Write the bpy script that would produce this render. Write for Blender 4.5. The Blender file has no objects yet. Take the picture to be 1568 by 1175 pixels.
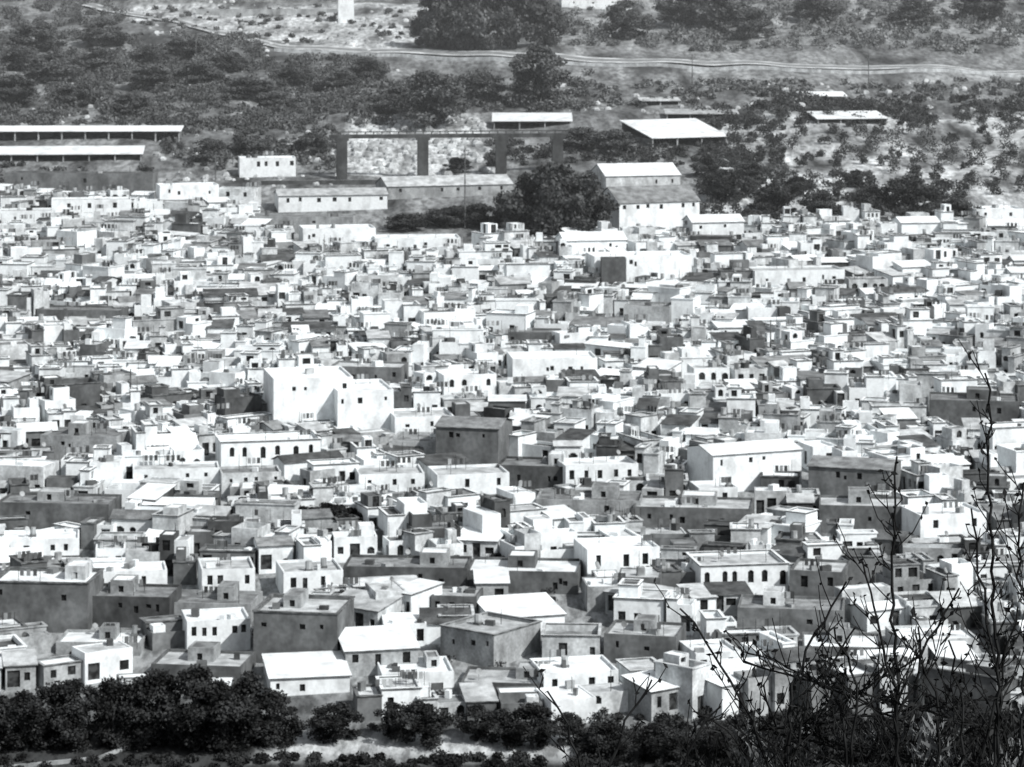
import bpy, math, random
import numpy as np
from mathutils import Vector, noise

R = random.Random(11)
NR = np.random.default_rng(5)
scene = bpy.context.scene

# ------------------------------------------------------------------ terrain
CAM_H = 90.0
PY = [-300, -5, 5, 40, 300, 330, 335]
PZ = [104, 88.2, 87.5, 75, -6, -2, -1.5]
def gz(x, y):
    if y < 335:
        return float(np.interp(y, PY, PZ))
    z = 0.1 * (y - 350)
    if y > 660:
        k = min(1, (y - 660) / 120)
        z += k * (2.2 * noise.noise(Vector((x / 45, y / 60, 0))) + 1.0 * noise.noise(Vector((x / 17, y / 25, 3))))
    if y > 1150:
        z += (y - 1150) * 0.12 + 25 * min(1, (y - 1150) / 600) * noise.noise(Vector((x / 400, y / 400, 7)))
    return z

def site(u, v):
    """site-plan grid (u across, v towards viewer) -> world metres on the slope"""
    return ((u - 784) * 125.0 / (525 + v), 568750.0 / (525 + v))
def plan_of(x, y):
    v = 568750.0 / max(y, 60) - 525
    return 784 + x * (525 + v) / 125.0, v
def sc(v):
    return (525 + v) / 125.0

# ---------------------------------------------------------------- materials
TINT = (0.955, 1.0, 1.015)
def g(v):
    return (v * TINT[0], v * TINT[1], v * TINT[2], 1)

def mat(name, lo, hi, scale=1.0, stretch=(1, 1, 1), detail=3, rough=0.9, objvar=0.0, fine=0.0, p0=0.35, p1=0.65, fscale=6):
    m = bpy.data.materials.new(name); m.use_nodes = True
    nt = m.node_tree; N = nt.nodes; L = nt.links
    b = N['Principled BSDF']; b.inputs['Roughness'].default_value = rough
    b.inputs['Specular IOR Level'].default_value = 0.15
    geo = N.new('ShaderNodeNewGeometry')
    mp = N.new('ShaderNodeMapping'); mp.inputs['Scale'].default_value = stretch
    L.new(geo.outputs['Position'], mp.inputs['Vector'])
    nz = N.new('ShaderNodeTexNoise'); nz.inputs['Scale'].default_value = scale; nz.inputs['Detail'].default_value = detail
    L.new(mp.outputs[0], nz.inputs['Vector'])
    cr = N.new('ShaderNodeValToRGB')
    cr.color_ramp.elements[0].position = p0; cr.color_ramp.elements[0].color = g(lo)
    cr.color_ramp.elements[1].position = p1; cr.color_ramp.elements[1].color = g(hi)
    L.new(nz.outputs['Fac'], cr.inputs[0])
    out = cr.outputs[0]
    def mul(out, sock, lo_, hi_):
        mr = N.new('ShaderNodeMapRange'); mr.inputs['To Min'].default_value = lo_; mr.inputs['To Max'].default_value = hi_
        L.new(sock, mr.inputs['Value'])
        vm = N.new('ShaderNodeVectorMath'); vm.operation = 'SCALE'
        L.new(out, vm.inputs[0]); L.new(mr.outputs[0], vm.inputs['Scale'])
        return vm.outputs[0], mr
    if objvar:
        oi = N.new('ShaderNodeObjectInfo')
        out, _ = mul(out, oi.outputs['Random'], 1 - objvar, 1.0)
    if fine:
        n2 = N.new('ShaderNodeTexNoise'); n2.inputs['Scale'].default_value = fscale; n2.inputs['Detail'].default_value = 1
        L.new(geo.outputs['Position'], n2.inputs['Vector'])
        out, mr = mul(out, n2.outputs['Fac'], 1 - fine, 1.0 + fine * 0.3)
        mr.inputs['From Min'].default_value = 0.3; mr.inputs['From Max'].default_value = 0.7
    L.new(out, b.inputs['Base Color'])
    return m

streak = (1, 1, 0.6)
M = {}
M['w0'] = mat('whitewash', 0.58, 0.85, 0.55, streak, detail=5, objvar=0.14, fine=0.1, fscale=2.5, p0=.28, p1=.52)
M['w1'] = mat('aged_whitewash', 0.4, 0.76, 0.6, streak, detail=5, objvar=0.22, fine=0.22, fscale=2.5)
M['w2'] = mat('pale_plaster', 0.24, 0.48, 0.5, streak, detail=5, objvar=0.25, fine=0.22, fscale=3)
M['w3'] = mat('grey_render', 0.11, 0.22, 0.4, streak, detail=5, objvar=0.35, fine=0.22, fscale=1.5)
M['w4'] = mat('dark_blockwork', 0.055, 0.12, 0.4, streak, detail=5, objvar=0.35, fine=0.22, fscale=1.5)
M['r0'] = mat('limewashed_roof', 0.62, 0.86, 0.4, detail=4, objvar=0.15, p0=.3, p1=.55)
M['r1'] = mat('dusty_roof', 0.38, 0.7, 0.6, objvar=0.25, fine=0.2)
M['r2'] = mat('concrete_roof', 0.17, 0.36, 0.6, objvar=0.3, fine=0.3)
M['r3'] = mat('dark_roof', 0.06, 0.15, 0.6, objvar=0.3, fine=0.3)
M['win'] = mat('window_dark', 0.008, 0.025, 1.5, rough=0.5, detail=1)
M['door'] = mat('door_wood', 0.012, 0.06, 1.5, rough=0.7, detail=1)
M['trim'] = mat('coping_stone_shaded', 0.05, 0.18, 1.0, detail=1)  # dark colour puts the shadow line at roof edges into the coping
M['metal'] = mat('tank_metal', 0.12, 0.4, 0.6, rough=0.5, detail=1)
MK = list(M.keys())

# ------------------------------------------------------------ mesh builder
class MB:
    def __init__(s): s.v = []; s.f = []; s.m = []
    def poly(s, pts, m):
        i = len(s.v); s.v += [tuple(p) for p in pts]; s.f.append(tuple(range(i, i + len(pts)))); s.m.append(m)
    def box(s, cx, cy, z0, z1, w, d, m, mt=None, a=0):
        c, sn = math.cos(a), math.sin(a)
        P = [(cx + c * px - sn * py, cy + sn * px + c * py) for px, py in ((-w/2, -d/2), (w/2, -d/2), (w/2, d/2), (-w/2, d/2))]
        for i in range(4):
            p, q = P[i], P[(i + 1) % 4]
            s.poly([(p[0], p[1], z0), (q[0], q[1], z0), (q[0], q[1], z1), (p[0], p[1], z1)], m)
        s.poly([(p[0], p[1], z1) for p in P], mt or m)
        s.poly([(p[0], p[1], z0) for p in P[::-1]], m)
    def tube(s, a, b, r0, r1, m, n=6, cap=False):
        a = Vector(a); b = Vector(b); t = (b - a)
        if t.length < 1e-6: return
        t.normalize(); u = t.orthogonal().normalized(); w = t.cross(u)
        A = [a + (u * math.cos(2*math.pi*i/n) + w * math.sin(2*math.pi*i/n)) * r0 for i in range(n)]
        B = [b + (u * math.cos(2*math.pi*i/n) + w * math.sin(2*math.pi*i/n)) * r1 for i in range(n)]
        for i in range(n):
            j = (i + 1) % n
            s.poly([A[i], A[j], B[j], B[i]], m)
        if cap: s.poly(B, m)
    def wall(s, p, q, z0, z1, ops, m, depth=0.25):
        L = math.hypot(q[0]-p[0], q[1]-p[1]); dx, dy = (q[0]-p[0])/L, (q[1]-p[1])/L
        nx, ny = dy, -dx
        def P(u, z, k=0): return (p[0]+dx*u-nx*k, p[1]+dy*u-ny*k, z)
        cur = 0
        for (u0, u1, zb, zt, fm, arch) in sorted(ops):
            if u0 < cur + 0.05 or u1 > L - 0.05 or zt > z1 - 0.05 or zt < zb + .2: continue
            zb = max(zb, z0 + 0.02)
            s.poly([P(cur, z0), P(u0, z0), P(u0, z1), P(cur, z1)], m)
            n = 6 if arch else 1
            r = (u1 - u0) / 2
            for i in range(n):
                a0 = u0 + (u1-u0)*i/n; a1 = u0 + (u1-u0)*(i+1)/n
                if arch:
                    mid = (a0+a1)/2 - (u0+r); top = zt - r + math.sqrt(max(0, r*r-mid*mid))
                else: top = zt
                s.poly([P(a0, z0), P(a1, z0), P(a1, zb), P(a0, zb)], m)
                s.poly([P(a0, top), P(a1, top), P(a1, z1), P(a0, z1)], m)
                s.poly([P(a0, zb, depth), P(a1, zb, depth), P(a1, top, depth), P(a0, top, depth)], fm)
                s.poly([P(a0, zb), P(a1, zb), P(a1, zb, depth), P(a0, zb, depth)], m)
                s.poly([P(a0, top, depth), P(a1, top, depth), P(a1, top), P(a0, top)], m)
                if i == 0: s.poly([P(u0, zb), P(u0, zb, depth), P(u0, top, depth), P(u0, top)], m)
                if i == n-1: s.poly([P(u1, zb, depth), P(u1, zb), P(u1, top), P(u1, top, depth)], m)
            cur = u1
        s.poly([P(cur, z0), P(L, z0), P(L, z1), P(cur, z1)], m)
    def build(s, name, loc=(0, 0, 0), rot=0, mats=None):
        me = bpy.data.meshes.new(name); me.from_pydata(s.v, [], s.f)
        if mats is None:
            used = sorted(set(s.m), key=MK.index)
            for k in used: me.materials.append(M[k])
            ix = {k: i for i, k in enumerate(used)}
            me.polygons.foreach_set('material_index', [ix[k] for k in s.m])
        else:
            for k in mats: me.materials.append(k)
            me.polygons.foreach_set('material_index', s.m)
        me.update()
        o = bpy.data.objects.new(name, me); o.location = loc; o.rotation_euler = (0, 0, rot)
        scene.collection.objects.link(o)
        return o

def corners(cx, cy, w, d):
    return [(cx-w/2, cy-d/2), (cx+w/2, cy-d/2), (cx+w/2, cy+d/2), (cx-w/2, cy+d/2)]

def volume(mb, cx, cy, w, d, z0, zt, par, wm, rm, ops, coping=False, rise=0.0, th=0.22, mono=False):
    C = corners(cx, cy, w, d)
    if rise:
        ov = 0.25
        if mono:
            zf, zb = zt, zt + rise
            mb.wall(C[0], C[1], z0, zf, ops.get(0, []), wm)
            mb.wall(C[2], C[3], z0, zb, [], wm)
            mb.poly([(C[1][0], C[1][1], z0), (C[2][0], C[2][1], z0), (C[2][0], C[2][1], zb), (C[1][0], C[1][1], zf)], wm)
            mb.poly([(C[3][0], C[3][1], z0), (C[0][0], C[0][1], z0), (C[0][0], C[0][1], zf), (C[3][0], C[3][1], zb)], wm)
            k = rise*ov/d
            Q = [(cx-w/2-ov, cy-d/2-ov, zf-k+.02), (cx+w/2+ov, cy-d/2-ov, zf-k+.02), (cx+w/2+ov, cy+d/2+ov, zb+k+.02), (cx-w/2-ov, cy+d/2+ov, zb+k+.02)]
            T = [(p[0], p[1], p[2]+.13) for p in Q]
            mb.poly(T, rm); mb.poly(Q[::-1], 'trim')
            for i in range(4): mb.poly([Q[i], Q[(i+1) % 4], T[(i+1) % 4], T[i]], 'trim')
            return
        for i in (0, 2):
            mb.wall(C[i], C[(i+1) % 4], z0, zt, ops.get(i, []), wm)
        ridge = zt + rise
        for i in (1, 3):
            p, q = C[i], C[(i+1) % 4]
            mb.wall(p, q, z0, zt, ops.get(i, []), wm)
            mb.poly([(p[0], p[1], zt), (q[0], q[1], zt), (cx + (w/2 if i == 1 else -w/2), cy, ridge)], wm)
        k = rise * ov / (d/2)
        for sgn in (-1, 1):
            for off, mm in ((0.05, rm), (0.17, rm)):
                mb.poly([(cx-w/2-ov, cy+sgn*(d/2+ov), zt-k+off), (cx+w/2+ov, cy+sgn*(d/2+ov), zt-k+off), (cx+w/2+ov, cy, ridge+off), (cx-w/2-ov, cy, ridge+off)], mm)
            mb.poly([(cx-w/2-ov, cy+sgn*(d/2+ov), zt-k+.05), (cx+w/2+ov, cy+sgn*(d/2+ov), zt-k+.05), (cx+w/2+ov, cy+sgn*(d/2+ov), zt-k+.17), (cx-w/2-ov, cy+sgn*(d/2+ov), zt-k+.17)], 'trim')
        return
    top = zt + par
    for i in range(4):
        p, q = C[i], C[(i+1) % 4]
        o = ops.get(i, [])
        rows = {}
        for x in o: rows.setdefault(round(x[6] if len(x) > 6 else 0), []).append(x[:6])
        ks = sorted(rows)
        if not ks: mb.wall(p, q, z0, top, [], wm); continue
        zc = z0
        for j, kf in enumerate(ks):
            nxt = top if j == len(ks)-1 else (max(x[3] for x in rows[kf]) + min(x[2] for x in rows[ks[j+1]])) / 2
            mb.wall(p, q, zc, nxt, rows[kf], wm); zc = nxt
    I = corners(cx, cy, w-2*th, d-2*th)
    for i in range(4):
        j = (i+1) % 4
        mb.poly([(I[j][0], I[j][1], zt), (I[i][0], I[i][1], zt), (I[i][0], I[i][1], top), (I[j][0], I[j][1], top)], wm)
        if not coping:
            mb.poly([(C[i][0], C[i][1], top), (C[j][0], C[j][1], top), (I[j][0], I[j][1], top), (I[i][0], I[i][1], top)], wm)
    if coping:
        O = corners(cx, cy, w+.3, d+.3); J = corners(cx, cy, w-2*th-.06, d-2*th-.06)
        cm = coping if isinstance(coping, str) else 'trim'
        for i in range(4):
            j = (i+1) % 4
            mb.poly([(O[i][0], O[i][1], top), (O[j][0], O[j][1], top), (O[j][0], O[j][1], top+.16), (O[i][0], O[i][1], top+.16)], cm)
            mb.poly([(O[i][0], O[i][1], top+.16), (O[j][0], O[j][1], top+.16), (J[j][0], J[j][1], top+.16), (J[i][0], J[i][1], top+.16)], wm)
            mb.poly([(J[j][0], J[j][1], top), (J[i][0], J[i][1], top), (J[i][0], J[i][1], top+.16), (J[j][0], J[j][1], top+.16)], cm)
            mb.poly([(O[j][0], O[j][1], top), (O[i][0], O[i][1], top), (J[i][0], J[i][1], top), (J[j][0], J[j][1], top)], cm)
    mb.poly([(c[0], c[1], zt) for c in I], rm)

def auto_ops(L, h, rng, p, arch=False, base=0.0):
    out = []
    n = max(1, int((h - base) / 2.5)); fh = (h - base) / n
    for s in range(n):
        zf = base + s * fh
        slots = max(1, int(L / 1.7)); sw = L / slots
        doordone = s > 0
        for k in range(slots):
            if rng.random() > p: continue
            uc = (k + .5) * sw + rng.uniform(-.2, .2)
            if not doordone and rng.random() < .5:
                hw = rng.uniform(.45, .8); out.append((uc-hw, uc+hw, zf+.05, zf+2.1, 'door', arch, s)); doordone = True
            else:
                hw = rng.uniform(.32, .68); zb = zf + rng.uniform(.45, .85)
                out.append((uc-hw, uc+hw, zb, min(zb+rng.uniform(.9, 1.6), zf+fh-.2), rng.choice(['win', 'win', 'win', 'door']), arch or rng.random() < .15, s))
    return out

def clutter(mb, cx, cy, w, d, z, rng, n):
    for _ in range(n):
        x = cx + rng.uniform(-.38, .38)*w; y = cy + rng.uniform(-.38, .38)*d
        t = rng.random()
        if t < .4:
            mb.box(x, y, z, z+rng.uniform(.3, 1.1), rng.uniform(.4, 1.6), rng.uniform(.4, 1.2), rng.choice(['w0', 'w0', 'w2', 'w3', 'w4', 'metal']), a=rng.uniform(0, 1.5))
        elif t < .47:
            r = rng.uniform(.35, .5); mb.tube((x, y, z+.3), (x, y, z+1.3), r, r, 'metal', 8, True)
            mb.box(x, y, z, z+.3, .9, .9, 'w3')
        elif t < .7:
            mb.tube((x, y, z), (x, y, z+rng.uniform(1.2, 2.6)), .05, .03, 'door', 4)
        elif t < .78:
            mb.tube((x, y, z), (x, y, z+.9), .04, .04, 'metal', 4)
            c = Vector((x, y-.1, z+1.1)); nn = Vector((.5, -.8, .5)).normalized(); u = nn.orthogonal().normalized(); v = nn.cross(u)
            ring = [c + nn*.12 + (u*math.cos(k*math.pi/5)+v*math.sin(k*math.pi/5))*.4 for k in range(10)]
            for k in range(10): mb.poly([c, ring[k], ring[(k+1) % 10]], 'metal')
        else:
            l = rng.uniform(1.5, 3)
            mb.tube((x, y, z), (x, y, z+1.7), .04, .04, 'door', 4); mb.tube((x+l, y, z), (x+l, y, z+1.7), .04, .04, 'door', 4)
            for k in range(3):
                xa = x + .2 + k*l/3.3
                mb.poly([(xa, y, z+.8), (xa+.5, y+.02, z+.8), (xa+.5, y, z+1.65), (xa, y, z+1.65)], rng.choice(['w3', 'w4', 'w2']))

def pick(rng, table):
    r = rng.random() * sum(p for _, p in table)
    for k, p in table:
        r -= p
        if r <= 0: return k
    return table[0][0]

NAMES = {'w0': 'white_house', 'w1': 'whitewashed_house', 'w2': 'plastered_house', 'w3': 'grey_house', 'w4': 'blockwork_house'}

def random_house(x, y, a, w, d, hcap, grey, rng, dz=0):
    mb = MB()
    wt = [('w0', 7-5.2*grey), ('w1', 2.6), ('w2', .5+1.1*grey), ('w3', .35+1.7*grey), ('w4', .15+.8*grey)]
    rt = [('r0', 4.0), ('r1', 3.0), ('r2', 1.1+1*grey), ('r3', .5+.6*grey)]
    wm = pick(rng, wt); rm = pick(rng, rt)
    st = pick(rng, [(1, 7), (2, 2.3)])
    h = {1: rng.uniform(2.1, 3.1), 2: rng.uniform(3.5, 4.7)}[st]
    h = max(2.0, min(h, hcap))
    par = rng.choice([.12, .2, .35, .5, .8])
    if h + par > hcap: par = .1
    kind = pick(rng, [('box', 1.6), ('L', 3.7), ('tower', 3.5), ('yard', 1.9), ('gable', .9), ('mono', 1.6)])
    p = rng.choice([.4, .6, .8, .95]); arch = rng.random() < .15
    cop = rng.choice([False, False, True, True, wm])
    B = -3.0
    def O(w_, d_, h_, base=0): return {0: auto_ops(w_, h_, rng, p, arch, base), 3: auto_ops(d_, h_, rng, p*.5, arch, base), 1: auto_ops(d_, h_, rng, p*.6, arch, base)}
    if kind in ('gable', 'mono'):
        volume(mb, 0, 0, w, d, B, min(h, 3.2), 0, wm, rng.choice(['r1', 'r2', 'r3', 'r0', 'r0']), {0: [t[:6] for t in auto_ops(w, 2.4, rng, p, arch)]}, rise=rng.uniform(.4, 1.0), mono=kind == 'mono')
    elif kind == 'box':
        volume(mb, 0, 0, w, d, B, h, par, wm, rm, O(w, d, h), cop); clutter(mb, 0, 0, w, d, h, rng, rng.randint(1, 5))
    elif kind == 'L':
        f = rng.uniform(.35, .65); w1 = w*f; w2 = w-w1; s = rng.choice([-1, 1])
        h2 = max(1.9, min(hcap, h + rng.choice([-1.2, -.8, .7, 1.3]))); d2 = d*rng.uniform(.6, .9)
        wm2 = wm if rng.random() < .5 else pick(rng, wt)
        volume(mb, -s*(w-w1)/2, 0, w1, d, B, h, par, wm, rm, O(w1, d, h), cop)
        volume(mb, s*(w-w2)/2 + s*.03, (d-d2)/2*rng.choice([-1, 1, 1]), w2, d2, B, h2, rng.choice([.15, .4, .7]) if h2+.9 < hcap else .1, wm2, pick(rng, rt), O(w2, d2, h2), rng.random() < .3)
        clutter(mb, -s*(w-w1)/2, 0, w1, d, h, rng, rng.randint(0, 3)); clutter(mb, s*(w-w2)/2, 0, w2, d2, h2, rng, rng.randint(0, 2))
    elif kind == 'tower':
        volume(mb, 0, 0, w, d, B, h, par, wm, rm, O(w, d, h), cop)
        if hcap > h + 1.8:
            w2 = w*rng.uniform(.3, .6); d2 = d*rng.uniform(.35, .7)
            cx = rng.choice([-1, 1])*((w-w2)/2-.3); cy = rng.choice([-.5, 1])*((d-d2)/2-.3); hh = h + rng.uniform(1.4, 2.1)
            volume(mb, cx, cy, w2, d2, h-.1, hh, .12, wm if rng.random() < .7 else pick(rng, wt), pick(rng, rt), O(w2, d2, hh, h), rng.random() < .4)
        clutter(mb, 0, -.2*d, w, d*.5, h, rng, rng.randint(0, 4))
    else:
        db = d*.5
        volume(mb, 0, d/2-db/2, w, db, B, h, par, wm, rm, O(w, db, h), cop)
        yh = rng.uniform(1.4, 2.0); t = .22
        for (cx, cy, ww, dd) in ((-w/2+t/2, -d/4-.01, t, d/2-.02), (w/2-t/2, -d/4-.01, t, d/2-.02)):
            mb.box(cx, cy, B, yh, ww, dd, wm)
        mb.box(0, -d/2-t/2+.01, B, yh-.003, w, t, wm)
        w2 = w*.3; volume(mb, rng.choice([-1, 1])*(w/2-w2/2-.3), -d/4, w2, d*.3, B, rng.uniform(1.9, 2.3), .1, pick(rng, wt), pick(rng, rt), {}, False)
    return mb.build(NAMES[wm], (x, y, gz(x, y)+dz), a)

# ------------------------------------------------------- surveyed buildings
heroes = []
def hero(u, v, wp, hp, adeg, wm, rm='r0', win=None, d=8, name=None, e=None, rise=0, coping=False, par=.35, arch=False, clut=3, w=None, mono=False):
    if e is None: e = 1.2 if v < 930 else .3
    s = sc(v); v2 = v + e*s
    s2 = sc(v2)
    a = math.radians(adeg)
    x, y = site(u, v2)
    W = w if w else wp/s2/math.cos(a); H = hp/s2 + e
    cx = x - math.sin(a)*d/2; cy = y + math.cos(a)*d/2
    mb = MB(); rng = random.Random(int(u*7+v))
    ops = {}
    par_ = 0 if rise else par
    lst = []
    if win:
        n, ww, wh = win[:3]
        for k in range(n):
            if n > 3 and rng.random() < .15: continue
            uc = W*(k+.5)/n + rng.uniform(-.18, .18)*W/n
            top = H - par_ - rng.uniform(.3, .5)
            q = rng.uniform(.8, 1.15)
            lst.append((uc-ww*q/2, uc+ww*q/2, max(top-wh*rng.uniform(.85, 1.15), .1), top, 'win' if rng.random() < .8 else 'door', arch, 0))
        if not rise: ops[1] = [(d*.3, d*.3+.8, H-par_-1.5, H-par_-.5, 'win', False, 0)]
    elif wp > 70:
        for k in range(rng.randint(2, 4)):
            uc = rng.uniform(.08, .92)*W; top = H-par_-rng.uniform(.4, 1.2); q = rng.uniform(.2, .4)
            lst.append((uc-q, uc+q, top-rng.uniform(.5, 1.0), top, 'win', False, 0))
    if lst: ops[0] = lst if not rise else [t[:6] for t in lst]
    volume(mb, 0, 0, W, d, -3, H-par_, par, wm, rm, ops, coping, rise, mono=mono)
    if wp > 100 and not rise and not win and v > 600 and 'hall' not in (name or ''):
        # roof room / stair head and a lower annexe so that long blocks step
        rw = W*rng.uniform(.18, .3); rx = rng.uniform(-.3, .3)*W
        volume(mb, rx, d*.15, rw, d*.45, H-par_-.1, H-par_+rng.uniform(1.2, 1.8), .12, rng.choice([wm, 'w1', 'w2']), rng.choice(['r0', 'r1', 'r2']), {0: [(rw*.35, rw*.35+.7, H-par_+.15, H-par_+1.0, 'win', False, 0)]})
    if not rise: clutter(mb, 0, 0, W, d, H-par_, rng, clut)
    mb.build(name or NAMES[wm], (cx, cy, gz(x, y)), a)
    heroes.append((cx, cy, W, d, a, e, gz(x, y)))

H = hero
H(480, 655, 120, 76, 12, 'w0', 'r0', d=13, name='large_white_hall', clut=1)
H(560, 660, 85, 62, 12, 'w0', 'r0', d=12.4, name='white_hall_annexe', clut=1)
H(650, 668, 90, 30, 10, 'w0', 'r1', d=9)
H(560, 592, 110, 30, -8, 'w3', 'r1', d=7)
H(850, 585, 130, 36, 6, 'w0', 'r0', d=9, clut=1)
H(720, 612, 80, 38, 14, 'w0', 'r0', (4, .8, 1.2), d=7, arch=True)
H(1090, 592, 55, 28, 8, 'w0', 'r1', (3, 1.0, 1.5), d=6, arch=True)
H(1150, 590, 50, 24, 14, 'w1', 'r1', (3, .9, 1.3), d=6)
H(715, 712, 96, 56, -14, 'w3', 'r2', d=9, rise=.9, name='grey_gabled_house')
H(640, 700, 90, 24, -8, 'w2', 'r2', d=9)
H(820, 738, 120, 24, -10, 'w4', 'r2', d=8)
H(415, 712, 150, 36, 12, 'w0', 'r0', (6, .8, 1.6), d=8, arch=True, coping=True)
H(270, 742, 130, 24, 8, 'w0', 'r1', d=6, win=(4, .5, .6))
H(385, 748, 90, 24, 10, 'w1', 'r2', d=6, win=(4, .5, .6))
H(600, 752, 100, 26, 8, 'w0', 'r1', (3, .6, .8), d=8)
H(725, 756, 110, 30, 12, 'w0', 'r1', (4, .6, 1.2), d=8)
H(922, 742, 112, 30, 12, 'w0', 'r0', (5, .7, 1.3), d=7)
H(1160, 738, 140, 44, 22, 'w0', 'r0', d=9, rise=.9, name='white_gabled_house')
H(1300, 760, 120, 42, -18, 'w3', 'r2', d=9, rise=.8, name='grey_gabled_house')
H(1492, 652, 135, 38, -8, 'w3', 'r2', d=9)
H(80, 805, 175, 34, -6, 'w3', 'r2', d=8)
H(120, 700, 120, 32, -10, 'w2', 'r2', d=8)
H(900, 792, 160, 26, -6, 'w2', 'r2', d=8, clut=5)
H(1060, 806, 180, 28, -7, 'w3', 'r1', d=9, clut=5)
H(1100, 772, 60, 25, 10, 'w0', 'r0', (2, .7, 1), d=6)
H(1320, 805, 130, 30, -6, 'w3', 'r1', d=8)
H(1460, 825, 105, 38, 14, 'w0', 'r0', (2, .7, 1.2), d=8)
H(620, 893, 190, 24, -4, 'w4', 'r2', d=8, clut=5)
H(800, 895, 170, 20, -5, 'w3', 'r0', d=9, clut=4)
H(955, 878, 112, 38, 12, 'w0', 'r0', (3, .8, 1.6), d=8)
H(1140, 908, 135, 42, 9, 'w0', 'r1', (6, .8, 1.7), d=9, arch=True, coping=True)
H(1250, 915, 80, 40, -14, 'w3', 'r1', (2, .9, 1.4), d=8)
H(60, 965, 150, 72, -5, 'w3', 'r0', d=9, coping=True)
H(195, 958, 130, 44, -5, 'w4', 'r2', d=8)
H(200, 905, 110, 30, 10, 'w0', 'r0', (5, .7, 1.2), d=6)
H(350, 908, 80, 36, 10, 'w0', 'r1', (4, .7, 1.3), d=8)
H(480, 905, 90, 30, 12, 'w0', 'r1', (4, .7, 1.3), d=8)
H(60, 850, 120, 24, 8, 'w0', 'r0', (4, .7, .9), d=7)
H(335, 995, 95, 45, 12, 'w0', 'r0', (6, .6, 1.1), d=7)
H(452, 1015, 130, 76, -9, 'w3', 'r1', d=10, coping=True)
H(320, 950, 130, 26, -6, 'w2', 'r2', d=8)
H(715, 1012, 95, 46, -38, 'w2', 'r1', d=9.5, coping=True, w=8.5)
H(585, 1030, 110, 34, 12, 'w2', 'r0', (3, .9, 1.2), d=8, rise=1.0, mono=True)
H(695, 945, 70, 32, -8, 'w3', 'r1', (3, .8, 1.0), d=6)
H(810, 965, 110, 20, 16, 'w0', 'r0', d=9, rise=.8, mono=True)
H(1210, 975, 160, 42, -8, 'w3', 'r2', d=8)
H(980, 1015, 110, 42, -12, 'w3', 'r1', d=8)
H(1100, 1035, 70, 36, 14, 'w0', 'r0', (2, .8, 1.2), d=7)
H(890, 1065, 115, 36, 12, 'w0', 'r0', (4, .8, 1.2), d=8)
H(475, 1060, 120, 22, 10, 'w0', 'r0', d=9, rise=.8, mono=True)
H(640, 1052, 110, 22, 8, 'w0', 'r0', d=8)
H(770, 1066, 130, 20, -6, 'w3', 'r1', d=8)
H(1290, 1015, 120, 24, -5, 'w3', 'r0', d=8)
H(1440, 1005, 120, 26, 8, 'w1', 'r0', (4, .7, 1), d=8)
H(150, 1000, 130, 16, -3, 'w2', 'r0', d=7)
H(300, 1045, 140, 26, -8, 'w3', 'r1', d=8)
H(985, 432, 150, 40, 10, 'w0', 'r0', d=9)
H(940, 438, 38, 42, 2, 'w4', 'r2', d=3, e=1.5, name='dark_doorway_block')  # added dark block standing in for the white house's dark square doorway
H(912, 395, 95, 26, 12, 'w0', 'r0', d=8, rise=1.4, name='white_gabled_house')
H(1100, 365, 80, 24, 14, 'w0', 'r0', d=7, rise=1.3, name='white_gabled_house')
H(1225, 440, 140, 26, 10, 'w0', 'r1', d=8)
H(1330, 452, 60, 24, 4, 'w1', 'r3', (4, 1.1, 2), d=5, arch=True, name='arcaded_house')
H(1410, 362, 60, 20, 10, 'w0', 'r0', d=7, rise=1.0)
H(520, 378, 110, 28, 10, 'w0', 'r0', d=9)
H(640, 385, 130, 20, 6, 'w0', 'r0', d=9)
H(290, 316, 88, 32, 14, 'w0', 'r0', d=7)
H(140, 330, 120, 24, 8, 'w0', 'r1', (3, .8, 1.1), d=7)
H(40, 345, 80, 22, 8, 'w0', 'r1', d=7)
H(360, 312, 60, 22, -10, 'w1', 'r1', (2, .8, 1), d=6)
H(460, 350, 160, 18, -6, 'w2', 'r2', d=8)
H(120, 495, 130, 20, -6, 'w3', 'r2', d=7)
H(815, 525, 80, 16, -6, 'w3', 'r2', d=6)
H(990, 495, 70, 26, -10, 'w2', 'r2', d=7)
# hillside buildings
H(510, 322, 165, 22, 10, 'w0', 'r1', (7, .8, .9), d=9, e=.2, rise=1.2, name='long_farm_building')
H(690, 300, 190, 16, 16, 'w2', 'r1', (6, .7, .8), d=12, e=.2, rise=1.8, name='long_farm_building')
H(1010, 352, 125, 42, 20, 'w0', 'r2', (7, .7, .9), d=13, e=.2, rise=3.0, name='school_building')
H(985, 290, 115, 18, 14, 'w1', 'r0', d=14, e=.2, rise=2.4, name='white_roofed_barn')
H(410, 270, 85, 28, 8, 'w0', 'r0', (5, .8, 1.2), d=7, e=.2)
H(120, 296, 230, 30, -5, 'w3', 'r3', d=6, e=.2, name='ruined_stone_building')
H(1532, 350, 75, 30, 10, 'w0', 'r0', (2, .7, .8), d=8, e=.2)
H(915, 14, 110, 14, 5, 'w0', 'r0', d=9, e=.2)
H(530, 34, 24, 40, 5, 'w0', 'r0', d=4.5, e=.2, name='white_water_tower', clut=0)
H(415, 20, 230, 8, 2, 'w2', 'r2', d=5, e=.1, name='long_low_building')

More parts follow.
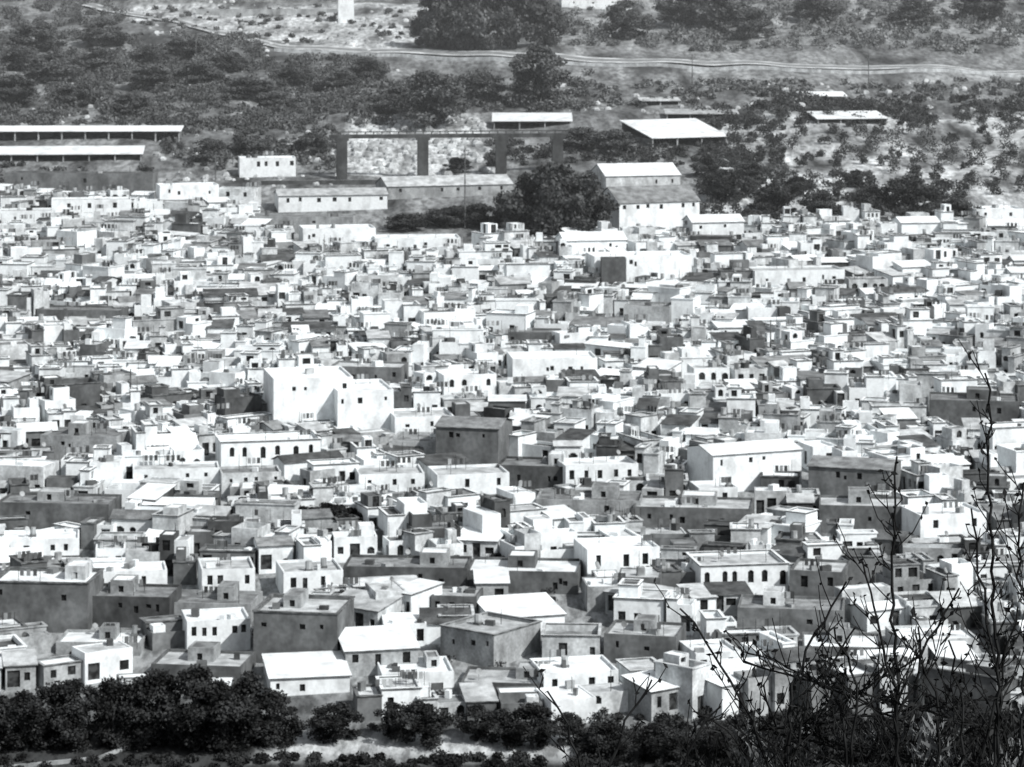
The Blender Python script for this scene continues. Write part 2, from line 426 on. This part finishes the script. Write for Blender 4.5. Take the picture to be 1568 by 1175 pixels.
def shed(u, v, wp, hp, adeg, d, tilt, rm, name='open_shed'):
    s = sc(v); a = math.radians(adeg); x, y = site(u, v); W = wp/s; Hh = hp/s
    mb = MB()
    zr = Hh; zb = Hh + tilt
    n = max(2, int(W/6))
    for k in range(n+1):
        xx = -W/2 + .3 + (W-.6)*k/n
        mb.box(xx, -d/2+.3, -1, zr-.05, .35, .35, 'w2')
    mb.box(0, d/2-.2, -1, zb-.2, W-.4, .3, 'w3')
    mb.box(-W/2+.3, 0.15, -1, zr-.1, .25, d-1.4, 'w3')
    mb.box(W/2-.3, 0.15, -1, zr-.1, .25, d-1.4, 'w3')
    P = [(-W/2-.3, -d/2-.4, zr), (W/2+.3, -d/2-.4, zr), (W/2+.3, d/2+.4, zb), (-W/2-.3, d/2+.4, zb)]
    Q = [(p[0], p[1], p[2]+.2) for p in P]
    mb.poly(Q, rm); mb.poly(P[::-1], 'w3')
    for i in range(4):
        j = (i+1) % 4; mb.poly([P[i], P[j], Q[j], Q[i]], rm)
    mb.build(name, (x, y+d/2, gz(x, y+d/2)-.2), a)
shed(130, 222, 290, 12, 1, 7, .9, 'r0')
shed(95, 252, 240, 10, 4, 8, 1.4, 'r0')
shed(815, 198, 120, 10, 0, 9, 1.6, 'r0')
shed(1035, 222, 130, 8, 24, 18, 3.6, 'r0')
shed(1075, 184, 110, 6, 0, 8, .8, 'r1')
shed(1300, 192, 110, 6, 10, 10, 1.4, 'r0')
shed(1010, 164, 60, 6, 5, 6, .6, 'r1')
shed(1260, 156, 70, 6, 5, 6, 1.0, 'r0')

def viaduct():
    mb = MB(); x0, y0 = site(505, 274); x1, y1 = site(868, 266)
    s = sc(268); top = 68/s
    L = math.hypot(x1-x0, y1-y0); a = math.atan2(y1-y0, x1-x0)
    mb.box(L/2, 0, top-.9, top, L, 1.6, 'w4', 'w3')
    for k in (0, 1):
        mb.box(L/2, -.7+1.4*k, top+.55, top+.7, L-.05, .1, 'w4')
        for q in range(int(L/2)): mb.box(.5+q*2.0, -.7+1.4*k, top, top+.548, .12, .08, 'w4')
    for f in (.05, .39, .72, .96):
        mb.box(L*f, 0, -2, top-1.45, 2.6, 1.4, 'w4', a=0)
        mb.box(L*f, 0, top-1.448, top-.902, 3.4, 1.5, 'w4')
    mb.build('concrete_viaduct', (x0, y0, gz(x0, y0)), a)
    mb = MB(); x0, y0 = site(400, 284); x1, y1 = site(700, 278)
    L = math.hypot(x1-x0, y1-y0); mb.box(L/2, 0, -1, 1.0, L, .5, 'w4', 'w2'); mb.build('stone_wall', (x0, y0, gz(x0, y0)), math.atan2(y1-y0, x1-x0))
viaduct()
def pole(u, v, h):
    x, y = site(u, v); mb = MB(); mb.tube((0, 0, -.5), (0, 0, h), .17, .1, 'trim', 8, True)
    mb.box(0, 0, h-1.0, h-.85, 2.0, .12, 'trim'); mb.box(0, .002, h-1.8, h-1.67, 1.5, .12, 'trim')
    for k in (-.85, -.3, .3, .85): mb.tube((k, 0, h-.85), (k, 0, h-.62), .05, .04, 'metal', 6, True)
    mb.build('utility_pole', (x, y, gz(x, y)), R.uniform(-.5, .5))
pole(712, 350, 18); pole(330, 300, 10); pole(200, 640, 8); pole(1180, 560, 8); pole(1060, 130, 9); pole(300, 95, 9); pole(1330, 130, 9)

def rubble(name, regions, mats_):
    mb = MB()
    for (pu, pv, n, s0, s1) in regions:
        for _ in range(n):
            u = R.uniform(*pu); v = R.uniform(*pv); x, y = site(u, v); s = R.uniform(s0, s1); z = gz(x, y)
            m = R.randrange(len(mats_)); pts = []
            for dz, k in ((-.3, 1.0), (.35, .9), (.75, .45)):
                pts.append([(x+math.cos(t*1.0472+R.uniform(-.2, .2))*s*k*R.uniform(.75, 1.2), y+math.sin(t*1.0472)*s*k*R.uniform(.75, 1.2), z+s*dz*R.uniform(.85, 1.1)) for t in range(6)])
            for a_, b_ in ((0, 1), (1, 2)):
                for t in range(6): mb.poly([pts[a_][t], pts[a_][(t+1) % 6], pts[b_][(t+1) % 6], pts[b_][t]], m)
            mb.poly(pts[2], m)
    mb.build(name, mats=[M[k] for k in mats_])
rubble('rubble', [((520, 760), (180, 265), 260, .4, 1.6), ((200, 660), (5, 80), 180, .3, 1.3), ((240, 520), (200, 300), 110, .4, 1.2), ((860, 1560), (128, 180), 110, .4, 1.4), ((0, 260), (150, 215), 60, .4, 1.1), ((-20, 620), (60, 180), 60, .3, .8)], ['w1', 'w1', 'w2'])

# ------------------------------------------------------------- random town
def upper_edge(u):
    return float(np.interp(u, [-200, 0, 180, 400, 470, 600, 780, 900, 1080, 1200, 1420, 1800], [300, 302, 312, 335, 372, 385, 385, 378, 362, 352, 352, 352]))
def lower_edge(u):
    return float(np.interp(u, [-200, 0, 250, 420, 600, 900, 1800], [1065, 1065, 1065, 1080, 1095, 1100, 1110]))
y = 335.5; cnt = 0
while y < 700:
    half = y*0.19 + 12
    x = -half + R.uniform(0, 6)
    small = float(np.interp(y, [340, 400, 500], [.86, .76, .68]))
    while x < half:
        w = pick(R, [(R.uniform(3.5, 6), 4), (R.uniform(6, 9), 3.5), (R.uniform(9, 14), 1.4)])*small*1.05
        d = R.uniform(4.2, 7.2)*(small*.4+.6)
        xx = x + w/2; yy = y + R.uniform(-1.8, 1.8)
        x += w + (R.uniform(-.5, .7) if R.random() < .8 else R.uniform(1.2, 3.0))
        u, v = plan_of(xx, yy)
        if v < upper_edge(u) or v > lower_edge(u): continue
        cap = 9.0; ok = True
        t = 90.0/yy - .1*(yy-350)/yy
        for (hx, hy, hw, hd, ha, he, hz) in heroes:
            dx, dy = xx-hx, yy-hy
            if abs(dx) > 40 or abs(dy) > 40: continue
            c, s_ = math.cos(-ha), math.sin(-ha)
            lx, ly = c*dx - s_*dy, s_*dx + c*dy
            if abs(lx) < hw/2 + w*.38 and abs(ly) < hd/2 + d*.42: ok = False; break
            if abs(lx) < hw/2 + w*.45 and ly < 0:
                dist = -ly - hd/2
                if dist < 22: cap = min(cap, max(0, he + .5 + (t+.1)*(dist - d*.3)))
        if not ok: continue
        if cap < 1.7: continue
        nz = noise.noise(Vector((xx/50, yy/50, 1)))
        a = math.radians(10 + 42*nz + R.gauss(0, 8))
        if R.random() < .13: a -= math.radians(30)
        g2 = noise.noise(Vector((xx/16, yy/16, 31)))
        grey = float(np.interp(v, [330, 560, 700, 820, 1000], [.06, .1, .38, .72, .9])) + .7*g2
        random_house(xx, yy, a, w, d, cap, min(1, max(0, grey)), R, R.uniform(-.3, .6)); cnt += 1
    y += R.uniform(5.2, 6.4)*(small*.5+.5)
print('houses', cnt)

# -------------------------------------------------------------- vegetation
def leafmat(name, lo, hi, sc_=.35):  # noise paints light and dark clump shading into the leaf colour
    return mat(name, lo, hi, sc_, objvar=.2, rough=.7, p0=.4, p1=.62, detail=4)
LF_DARK = leafmat('foliage_dark', .010, .045, .5)
LF_MID = leafmat('foliage_mid', .025, .085)
LF_FAR = leafmat('foliage_far_hazed', .055, .15, .25)  # lightened leaf colour, distance haze painted in
LF_PALE = leafmat('foliage_pale', .09, .2)
BARK = mat('bark', .03, .09, 2.0)
TWIG = mat('twig_bark', .006, .02, 3.0)

def leafquads(C, Rad, n, size, elong=1.0, shell=.45, up=False):
    C = np.repeat(np.asarray(C, float), n, 0); Rad = np.repeat(np.asarray(Rad, float), n, 0)
    m = len(C)
    dr = NR.normal(size=(m, 3)); dr /= np.linalg.norm(dr, axis=1)[:, None]
    p = C + dr * (NR.random((m, 1))**shell) * Rad
    a = NR.normal(size=(m, 3))
    if up: a[:, 2] = np.abs(a[:, 2]) * 1.5 + .5
    a /= np.linalg.norm(a, axis=1)[:, None]
    b = np.cross(a, NR.normal(size=(m, 3))); b /= np.linalg.norm(b, axis=1)[:, None]
    s = size * NR.uniform(.55, 1.3, (m, 1))
    a = a*s*elong; b = b*s
    V = np.empty((m, 4, 3)); V[:, 0] = p-a; V[:, 1] = p-b*.8; V[:, 2] = p+a; V[:, 3] = p+b*.8
    return V.reshape(-1, 3)

def quadmesh(name, V, mats, tub=None):
    nl = len(V)//4
    mi = np.zeros(nl, int)
    if tub and tub.v:
        V = np.vstack([V, np.array([tuple(p) for p in tub.v])]); mi = np.concatenate([mi, np.ones(len(tub.f), int)])
    nf = len(V)//4
    me = bpy.data.meshes.new(name)
    me.vertices.add(len(V)); me.vertices.foreach_set('co', V.astype(np.float32).ravel())
    me.loops.add(nf*4); me.loops.foreach_set('vertex_index', np.arange(nf*4, dtype=np.int32))
    me.polygons.add(nf); me.polygons.foreach_set('loop_start', np.arange(0, nf*4, 4, dtype=np.int32))
    for m in mats: me.materials.append(m)
    me.polygons.foreach_set('material_index', mi.astype(np.int32))
    me.update(calc_edges=True)
    return me

def tree_mesh(name, H, Rc, lf, n=22, per=130, size=.3, trunk=.25, low=.25):
    mb = MB(); C = []; Rd = []
    lean = Vector((R.uniform(-.05, .05)*H, R.uniform(-.05, .05)*H, H*.55))
    mb.tube((0, 0, -.5), lean*.5, trunk, trunk*.75, 1); mb.tube(lean*.5, lean, trunk*.75, trunk*.5, 1)
    for k in range(n):
        th = R.uniform(0, 2*math.pi); zf = R.random()
        zz = H*(low + (1-low)*zf*.86 + .04)
        rr = Rc * math.sqrt(max(.05, 1-(2*(zf-.42))**2*.8)) * R.uniform(.15, .88)
        c = Vector((math.cos(th)*rr, math.sin(th)*rr, zz)); r = Rc*R.uniform(.2, .38)
        C.append(c); Rd.append((r, r, r*.75))
        if k % 2 == 0:
            st = lean*min(.95, R.uniform(.45, .9)); mb.tube(st, c, trunk*.3, trunk*.1, 1, 4)
    V = leafquads(C, Rd, per, size, shell=.6)
    return quadmesh(name, V, [lf, BARK], mb)

def put(me, name, x, y, s=1.0, sz=None):
    o = bpy.data.objects.new(name, me); o.location = (x, y, gz(x, y)-.1)
    o.rotation_euler = (0, 0, R.uniform(0, 6.28)); o.scale = (s, s, sz or s)
    scene.collection.objects.link(o); return o

T_dark = [tree_mesh('dark_tree_mesh', 6.0, 3.1, LF_DARK, 34, 260, .13, low=.1) for _ in range(4)]
T_mid = [tree_mesh('mid_tree_mesh', 7.0, 4.2, LF_MID, 38, 240, .2, low=.06) for _ in range(3)]
T_far = [tree_mesh('far_tree_mesh', 16.0, 7.5, LF_FAR, 52, 240, .36, trunk=.5, low=.05) for _ in range(3)]
BASE = {id(T_dark): (6.0, 3.1), id(T_mid): (7.0, 4.2), id(T_far): (16.0, 7.5)}
def tree_at(u, v, rp, hp, kind, name):
    s = sc(v); x, y = site(u, v); b = BASE[id(kind)]
    put(R.choice(kind), name, x, y, rp/s/b[1]*1.05, hp/s/b[0])
for (u, v, r, h) in [(-20, 1150, 60, 100), (40, 1148, 55, 95), (110, 1140, 60, 105), (175, 1138, 50, 110), (240, 1140, 60, 115), (300, 1148, 70, 128), (365, 1150, 70, 125), (420, 1142, 45, 85),
                     (512, 1137, 47, 66), (600, 1132, 38, 62), (650, 1142, 48, 72), (730, 1134, 38, 56), (775, 1142, 38, 58), (815, 1146, 50, 70), (870, 1140, 34, 50),
                     (930, 1160, 45, 55), (1010, 1168, 50, 60), (1100, 1165, 45, 55), (1190, 1170, 50, 80), (1270, 1165, 50, 65), (1350, 1170, 55, 80), (1430, 1165, 55, 70), (1510, 1170, 60, 85), (1580, 1160, 55, 85),
                     (1300, 1120, 30, 36), (1400, 1110, 30, 36), (1480, 1110, 30, 40)]:
    tree_at(u, v, r, h, T_dark, 'round_dark_tree')
for (u, v, r, h) in [(460, 815, 40, 44), (500, 812, 36, 46), (545, 812, 30, 38), (425, 806, 22, 28), (400, 615, 22, 28), (30, 715, 35, 30), (1320, 690, 25, 22), (190, 720, 22, 20), (880, 650, 18, 22), (590, 470, 16, 16), (1240, 620, 20, 18)]:
    tree_at(u, v, r, h, T_dark, 'round_dark_tree')
for (u, v, r, h) in [(230, 392, 26, 30), (300, 360, 34, 28), (345, 362, 24, 24), (355, 648, 25, 20), (250, 672, 25, 18), (850, 368, 72, 124), (810, 360, 50, 95), (895, 364, 52, 95), (850, 372, 60, 70),
                     (690, 345, 45, 30), (620, 352, 38, 26), (735, 345, 38, 36), (1400, 322, 46, 56), (1260, 330, 38, 40), (1465, 345, 38, 44), (1180, 322, 40, 42),
                     (1110, 308, 40, 50), (590, 872, 18, 22), (760, 865, 22, 20), (1085, 270, 30, 32), (1150, 275, 30, 30), (1340, 318, 30, 34), (1220, 300, 28, 30), (1310, 285, 24, 26)]:
    tree_at(u, v, r, h, T_mid, 'broadleaf_tree')
for (u, v, r, h) in [(660, 192, 58, 90), (825, 165, 48, 95), (740, 160, 38, 50), (605, 175, 34, 44), (690, 78, 48, 110), (740, 80, 45, 125), (790, 80, 45, 120), (655, 74, 26, 80), (835, 78, 35, 90),
                     (960, 60, 38, 60), (1040, 45, 42, 60), (1105, 50, 50, 70), (1150, 60, 30, 50), (480, 240, 30, 36), (380, 240, 32, 40), (320, 250, 30, 36), (890, 232, 40, 34), (940, 240, 35, 40), (700, 262, 22, 26), (1250, 30, 40, 50), (1400, 40, 40, 45), (1500, 30, 45, 50),
                     (20, 160, 40, 50), (80, 130, 44, 44), (150, 110, 40, 40), (230, 140, 40, 38), (300, 130, 40, 36), (380, 150, 40, 36), (450, 130, 34, 32), (520, 140, 36, 36), (60, 80, 44, 44), (160, 70, 40, 40), (280, 90, 36, 34),
                     (30, 110, 36, 40), (120, 160, 36, 36), (200, 175, 36, 34), (350, 110, 34, 32), (420, 165, 34, 32), (560, 120, 34, 36), (230, 100, 34, 32)]:
    tree_at(u, v, r, h, T_far, 'eucalyptus_tree')

def mass(name, regions, lf, size, per):
    C = []; Rd = []
    for (pu, pv, n, r0, r1) in regions:
        for _ in range(n):
            u = R.uniform(*pu); v = R.uniform(*pv)
            x, y = site(u, v)
            if noise.noise(Vector((x/14, y/20, 9))) < -.28: continue
            r = R.uniform(r0, r1)
            for q in range(2):
                xx = x + R.uniform(-.5, .5)*r; yy = y + R.uniform(-.5, .5)*r
                C.append((xx, yy, gz(xx, yy)+r*.45)); Rd.append((r*.85, r*.85, r*.6))
    V = leafquads(C, Rd, per, size)
    me = quadmesh(name, V, [lf]); o = bpy.data.objects.new(name, me); scene.collection.objects.link(o)
mass('hillside_scrub', [((-120, 600), (94, 192), 1050, 1.2, 3.0), ((-120, 400), (58, 90), 330, 1.5, 3.0), ((-100, 190), (-40, 45), 300, 1.5, 3), ((480, 900), (114, 175), 300, 1.0, 2.6), ((250, 520), (195, 262), 190, .8, 2.2), ((-80, 240), (258, 290), 60, .8, 1.8), ((200, 660), (10, 66), 110, .7, 1.8)], LF_FAR, .38, 40)
mass('pale_scrub', [((870, 1680), (-60, 78), 1400, 1.2, 3.2), ((180, 640), (-60, 0), 200, 1.5, 3), ((860, 1650), (128, 165), 330, .8, 2.0)], LF_PALE, .45, 28)
mass('hedgerow', [((1060, 1640), (150, 192), 420, 1.0, 2.4), ((1060, 1500), (325, 342), 140, .8, 1.8), ((590, 780), (335, 350), 40, .7, 1.5), ((1070, 1200), (190, 330), 170, 1.2, 2.2), ((740, 1090), (215, 255), 150, .9, 2.0), ((1180, 1480), (285, 330), 90, .8, 2.0)], LF_MID, .3, 44)
# olive grove on pale soil: slanting, uneven rows
C = []; Rd = []
yy = 640.0; k = 0
while yy < 830:
    xx = 10 + (k*2.6) % 7.2
    while xx < 180:
        x = xx + R.uniform(-2.0, 2.0); y = yy + R.uniform(-3.5, 3.5) + .12*xx; u, v = plan_of(x, y)
        if u > 1100 + (v-200)*.3 and 184 < v < 325 and R.random() < .9:
            r = R.uniform(1.6, 3.6)
            for q in range(6):
                a_, b_ = x+R.uniform(-.65, .65)*r, y+R.uniform(-.65, .65)*r
                C.append((a_, b_, gz(a_, b_)+r*R.uniform(.25, 1.0))); Rd.append((r*.42, r*.42, r*.42))
        xx += 7.2
    yy += 11.5; k += 1
o = bpy.data.objects.new('olive_grove', quadmesh('olive_grove', leafquads(C, Rd, 55, .23), [LF_MID])); scene.collection.objects.link(o)
mass('roadside_brush', [((-80, 440), (1110, 1150), 90, .7, 1.5), ((880, 1660), (1085, 1172), 200, .6, 1.6), ((-80, 1660), (1162, 1185), 220, .5, 1.0)], LF_DARK, .15, 110)
mass('garden_shrubs', [((-50, 1620), (600, 1090), 190, .4, 1.2), ((-50, 1620), (380, 600), 90, .4, 1.1)], LF_DARK, .16, 50)

# ------------------------------------------------------------- ground sheet
xs = sorted(set([-1600, -1200, -900, -700, -500, -400, -320, -260, -220] + list(np.arange(-195, 196, 3.0)) + [220, 260, 320, 400, 500, 700, 900, 1200, 1600]))
ys = sorted(set([-300, -200, -120, -60, -30, -15, -5, 5, 15, 30, 40, 60, 90, 130, 170, 210, 250, 280, 300, 315, 325, 330, 335] + list(np.arange(339, 1200, 3.5)) + list(range(1210, 1500, 20)) + list(range(1500, 3600, 100))))
V = []; T = []
def tone(x, y):
    u, v = plan_of(x, y)
    n = noise.noise(Vector((x/6, y/24, 5))); n2 = noise.noise(Vector((x/25, y/80, 2)))
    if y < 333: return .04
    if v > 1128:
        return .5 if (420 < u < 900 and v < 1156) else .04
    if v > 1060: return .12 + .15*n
    if v > upper_edge(u) - 12: return .28
    if u > 1080 and 180 < v < 330: return .46 + .6*n + .3*n2
    if 530 < u < 740 and 175 < v < 268: return .5 + .6*n
    if 215 < v <= 372: return .2 + .25*n + .1*n2
    if v < 84 and v > 8 and 200 < u < 660 and (v < 34 + (u-200)*.12): return .42 + .6*n
    if v < 130 and u > 850: return .22 + .25*n + .1*n2
    return .17 + .2*n + .08*n2
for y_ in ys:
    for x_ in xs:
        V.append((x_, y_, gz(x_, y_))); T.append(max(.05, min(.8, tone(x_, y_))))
nx = len(xs); F = [(j*nx+i, j*nx+i+1, (j+1)*nx+i+1, (j+1)*nx+i) for j in range(len(ys)-1) for i in range(nx-1)]
me = bpy.data.meshes.new('ground'); me.from_pydata(V, [], F)
at = me.attributes.new('soil', 'FLOAT', 'POINT'); at.data.foreach_set('value', T)
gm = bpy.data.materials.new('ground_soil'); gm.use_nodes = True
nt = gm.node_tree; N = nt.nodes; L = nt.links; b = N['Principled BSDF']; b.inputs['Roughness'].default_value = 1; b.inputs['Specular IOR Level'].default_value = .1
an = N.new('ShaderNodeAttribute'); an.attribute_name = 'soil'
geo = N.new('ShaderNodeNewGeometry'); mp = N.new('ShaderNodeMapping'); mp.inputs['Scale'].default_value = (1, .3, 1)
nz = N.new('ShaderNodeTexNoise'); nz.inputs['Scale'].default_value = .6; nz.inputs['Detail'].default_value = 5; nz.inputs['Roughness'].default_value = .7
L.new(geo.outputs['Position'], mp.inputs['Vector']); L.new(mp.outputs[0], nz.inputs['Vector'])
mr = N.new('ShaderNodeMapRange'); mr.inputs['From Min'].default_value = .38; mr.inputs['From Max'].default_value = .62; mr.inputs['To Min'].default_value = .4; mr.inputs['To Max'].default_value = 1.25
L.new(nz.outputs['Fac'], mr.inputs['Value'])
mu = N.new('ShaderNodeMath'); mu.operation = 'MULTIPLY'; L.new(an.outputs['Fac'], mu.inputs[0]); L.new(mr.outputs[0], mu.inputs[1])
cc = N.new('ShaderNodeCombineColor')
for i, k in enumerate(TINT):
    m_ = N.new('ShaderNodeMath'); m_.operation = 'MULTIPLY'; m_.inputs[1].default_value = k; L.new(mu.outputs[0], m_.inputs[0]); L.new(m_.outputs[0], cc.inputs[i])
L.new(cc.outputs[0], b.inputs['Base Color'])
me.materials.append(gm)
for p in me.polygons: p.use_smooth = True
o = bpy.data.objects.new('ground', me); scene.collection.objects.link(o)

# --------------------------------------------------------------- road
def ribbon(name, pts, offs, mats):
    P = [site(*p) for p in pts]
    D = []
    for i in range(len(P)-1):
        n = max(2, int(math.hypot(P[i+1][0]-P[i][0], P[i+1][1]-P[i][1])/3))
        for k in range(n): D.append((P[i][0]+(P[i+1][0]-P[i][0])*k/n, P[i][1]+(P[i+1][1]-P[i][1])*k/n))
    D.append(P[-1]); mb = MB()
    for i in range(len(D)-1):
        for (d0, z0, d1, z1, m) in offs:
            def q(p, o, z): return (p[0], p[1]+o, gz(p[0], p[1]+o*.5)+z)
            mb.poly([q(D[i], d0, z0), q(D[i+1], d0, z0), q(D[i+1], d1, z1), q(D[i], d1, z1)], m)
    mb.build(name, mats=mats)
ASPH = mat('asphalt_dusty', .18, .28, .5, fine=.2); VERGE = mat('verge_gravel', .25, .62, .2, detail=6); PAINT = mat('road_paint', .7, .8, .5)
ribbon('hillside_road', [(120, 0), (230, 25), (330, 52), (430, 72), (600, 80), (780, 90), (1000, 97), (1250, 105), (1700, 110)],
       [(-5, .3, -3.5, .55, 1), (-3.5, .55, 3.5, .55, 0), (3.5, .55, 5.5, .7, 1), (-3.3, .56, -3.15, .56, 2)], [ASPH, VERGE, PAINT])
ribbon('roadside_wall', [(420, 78), (600, 86), (780, 96), (1000, 104), (1250, 113), (1700, 120)],
       [(-.2, -1.5, -.2, 1.0, 0), (-.2, 1.0, .2, 1.0, 0), (.2, 1.0, .2, -1.5, 0)], [M['w1']])
ribbon('field_track', [(1430, 335), (1450, 290), (1500, 240), (1560, 205), (1640, 190)], [(-6, .2, 3, .3, 0)], [VERGE])
ribbon('valley_path_wall', [(-60, 1185), (150, 1164), (255, 1124)], [(-.2, -.5, -.2, .4, 0), (-.2, .4, .2, .4, 0), (.2, .4, .2, -.5, 0)], [M['w2']])

# --------------------------------------------- bare branches on near slope
def near(u, v, D=40.0):
    return Vector(((u-784)/4550*D, D, 90 - (.1445+(v-587.5)/4550)*D))
def branchy(name, stems, D=40.0, r=.045):
    mb = MB(); tips = []
    def limb(pts, r0, r1, depth):
        P = [Vector(pts[0])]
        for i in range(len(pts)-1):
            a, b_ = Vector(pts[i]), Vector(pts[i+1]); n = max(1, int((b_-a).length/.2))
            for k in range(1, n+1):
                j = .02 if depth else .028
                P.append(a.lerp(b_, k/n) + Vector((R.gauss(0, j), R.gauss(0, j), R.gauss(0, j*.4))))
        n = len(P)-1
        for i in range(n):
            ra = r0+(r1-r0)*i/n; rb = r0+(r1-r0)*(i+1)/n
            mb.tube(P[i], P[i+1], ra, rb, 0, 5)
            if depth < 3 and R.random() < (.75, .5, .3)[depth]:
                d = (P[i+1]-P[i]).normalized(); side = Vector((R.choice([-1, 1])*R.uniform(.4, 1), R.uniform(-.6, .6), R.uniform(-.1, .5)))
                dd = (d*.7+side*.75).normalized(); l = R.uniform(.25, 1.2)*(1, .5, .3)[depth]*(1-.3*i/n)
                e = P[i]+dd*l*.5; f = e+(dd*.6+Vector((0, 0, .45))).normalized()*l*.5
                limb([P[i], e, f], max(.010, rb*.5), .006, depth+1)
            if R.random() < .6: tips.append(P[i+1])
    for st in stems:
        pts = [near(u, v, D) for u, v in st]
        b0 = pts[0]; root = Vector((b0.x+R.uniform(-.3, .3), b0.y, gz(b0.x, b0.y)-.2))
        limb([root]+pts, r, .013, 0)
    Vv = leafquads(tips, [(.03, .03, .03)]*len(tips), 1, .035, 1.5)
    me = quadmesh(name, Vv, [TWIG, TWIG], mb)
    o = bpy.data.objects.new(name, me); scene.collection.objects.link(o)
branchy('bare_sapling', [[(1525, 1200), (1530, 1000), (1518, 850), (1512, 700), (1514, 570)], [(1560, 1200), (1572, 1000), (1562, 860), (1568, 740)], [(1530, 1050), (1500, 880), (1488, 780)], [(1500, 1180), (1540, 1000), (1560, 930)]])
branchy('bare_sapling', [[(1375, 1200), (1372, 1050), (1366, 900), (1370, 700)], [(1372, 1060), (1340, 950), (1320, 860)], [(1440, 1200), (1430, 1060), (1405, 960)], [(1375, 1100), (1420, 980), (1470, 900)]])
branchy('bare_bush', [[(1205, 1190), (1210, 1050), (1250, 970), (1300, 890)], [(1190, 1190), (1130, 1060), (1080, 980), (1040, 930)], [(1210, 1190), (1240, 1060), (1310, 960)], [(1160, 1190), (1120, 1120), (1060, 1090)], [(1300, 1190), (1310, 1050), (1280, 960)]])
branchy('bare_bush', [[(925, 1200), (950, 1120), (1000, 1040)], [(900, 1200), (870, 1110), (840, 1060)], [(1300, 1200), (1290, 1100), (1250, 1010)], [(1470, 1200), (1480, 1080), (1450, 980)], [(1040, 1200), (1060, 1130), (1100, 1080)]])
branchy('bare_bush', [[(R.uniform(1150, 1580), 1200), (R.uniform(1150, 1580), 1120), (R.uniform(1120, 1600), R.uniform(1000, 1080))] for _ in range(9)], 41.0, .03)
def shrub(name, us, v0, v1, D, n, per, lf, size=.03, elong=5):
    C = []; Rd = []
    for _ in range(n):
        u = R.uniform(*us); k = (u-us[0])/(us[1]-us[0]); c = near(u, R.uniform(v0 + (1-k)*45 + 18*math.sin(u/37), v1), D); c.y += R.uniform(-1, 1)
        C.append(c); Rd.append((.25, .4, .22))
    mb = MB()
    for c in C[::2]:
        mb.tube((c.x+R.uniform(-.2, .2), c.y, gz(c.x, c.y)-.2), c, .02, .008, 1, 4)
    o = bpy.data.objects.new(name, quadmesh(name, leafquads(C, Rd, per, size, elong, .6, True), [lf, TWIG], mb)); scene.collection.objects.link(o)
shrub('oleander_shrub', (1080, 1600), 1095, 1215, 42, 60, 26, LF_DARK)
shrub('oleander_shrub', (1150, 1600), 1100, 1215, 41, 36, 26, LF_PALE)

# ---------------------------------------------------- thin haze over the valley
hm = bpy.data.materials.new('haze_air'); hm.use_nodes = True; nt = hm.node_tree
nt.nodes.remove(nt.nodes['Principled BSDF'])
vs = nt.nodes.new('ShaderNodeVolumeScatter'); vs.inputs['Color'].default_value = (.96, .99, 1, 1); vs.inputs['Density'].default_value = .00018
nt.links.new(vs.outputs[0], nt.nodes['Material Output'].inputs['Volume'])
mb = MB(); mb.box(0, 1600, -60, 420, 3600, 2300, 0); mb.build('valley_haze', mats=[hm])

# ------------------------------------------------------------ light, camera
az = math.radians(49); el = math.radians(42)
sd = Vector((math.sin(az)*math.cos(el), -math.cos(az)*math.cos(el), math.sin(el)))
sun = bpy.data.lights.new('sun', 'SUN'); sun.energy = 4.8; sun.angle = math.radians(.6); sun.color = (1, .99, .975)
so = bpy.data.objects.new('sun', sun); so.rotation_euler = sd.to_track_quat('Z', 'Y').to_euler(); so.location = (200, -50, 300); scene.collection.objects.link(so)
wd = bpy.data.worlds.new('World'); scene.world = wd; wd.use_nodes = True
nt = wd.node_tree; bg = nt.nodes['Background']; sky = nt.nodes.new('ShaderNodeTexSky'); sky.sky_type = 'NISHITA'; sky.sun_disc = False
sky.sun_elevation = el; sky.sun_rotation = math.atan2(sd.x, sd.y)
hs = nt.nodes.new('ShaderNodeHueSaturation'); hs.inputs['Saturation'].default_value = .16
nt.links.new(sky.outputs[0], hs.inputs['Color']); nt.links.new(hs.outputs[0], bg.inputs['Color']); bg.inputs['Strength'].default_value = .13

cam = bpy.data.cameras.new('camera'); cam.sensor_width = 36; cam.lens = 36*4550/1568; cam.shift_y = -657.5/1568
cam.clip_start = .5; cam.clip_end = 6000
cam.dof.use_dof = True; cam.dof.focus_distance = 44; cam.dof.aperture_fstop = 4.2
co = bpy.data.objects.new('camera', cam); co.location = (0, 0, CAM_H); co.rotation_euler = (math.radians(90), 0, 0); scene.collection.objects.link(co)
scene.camera = co
scene.view_settings.view_transform = 'Standard'; scene.view_settings.look = 'None'; scene.view_settings.exposure = 0
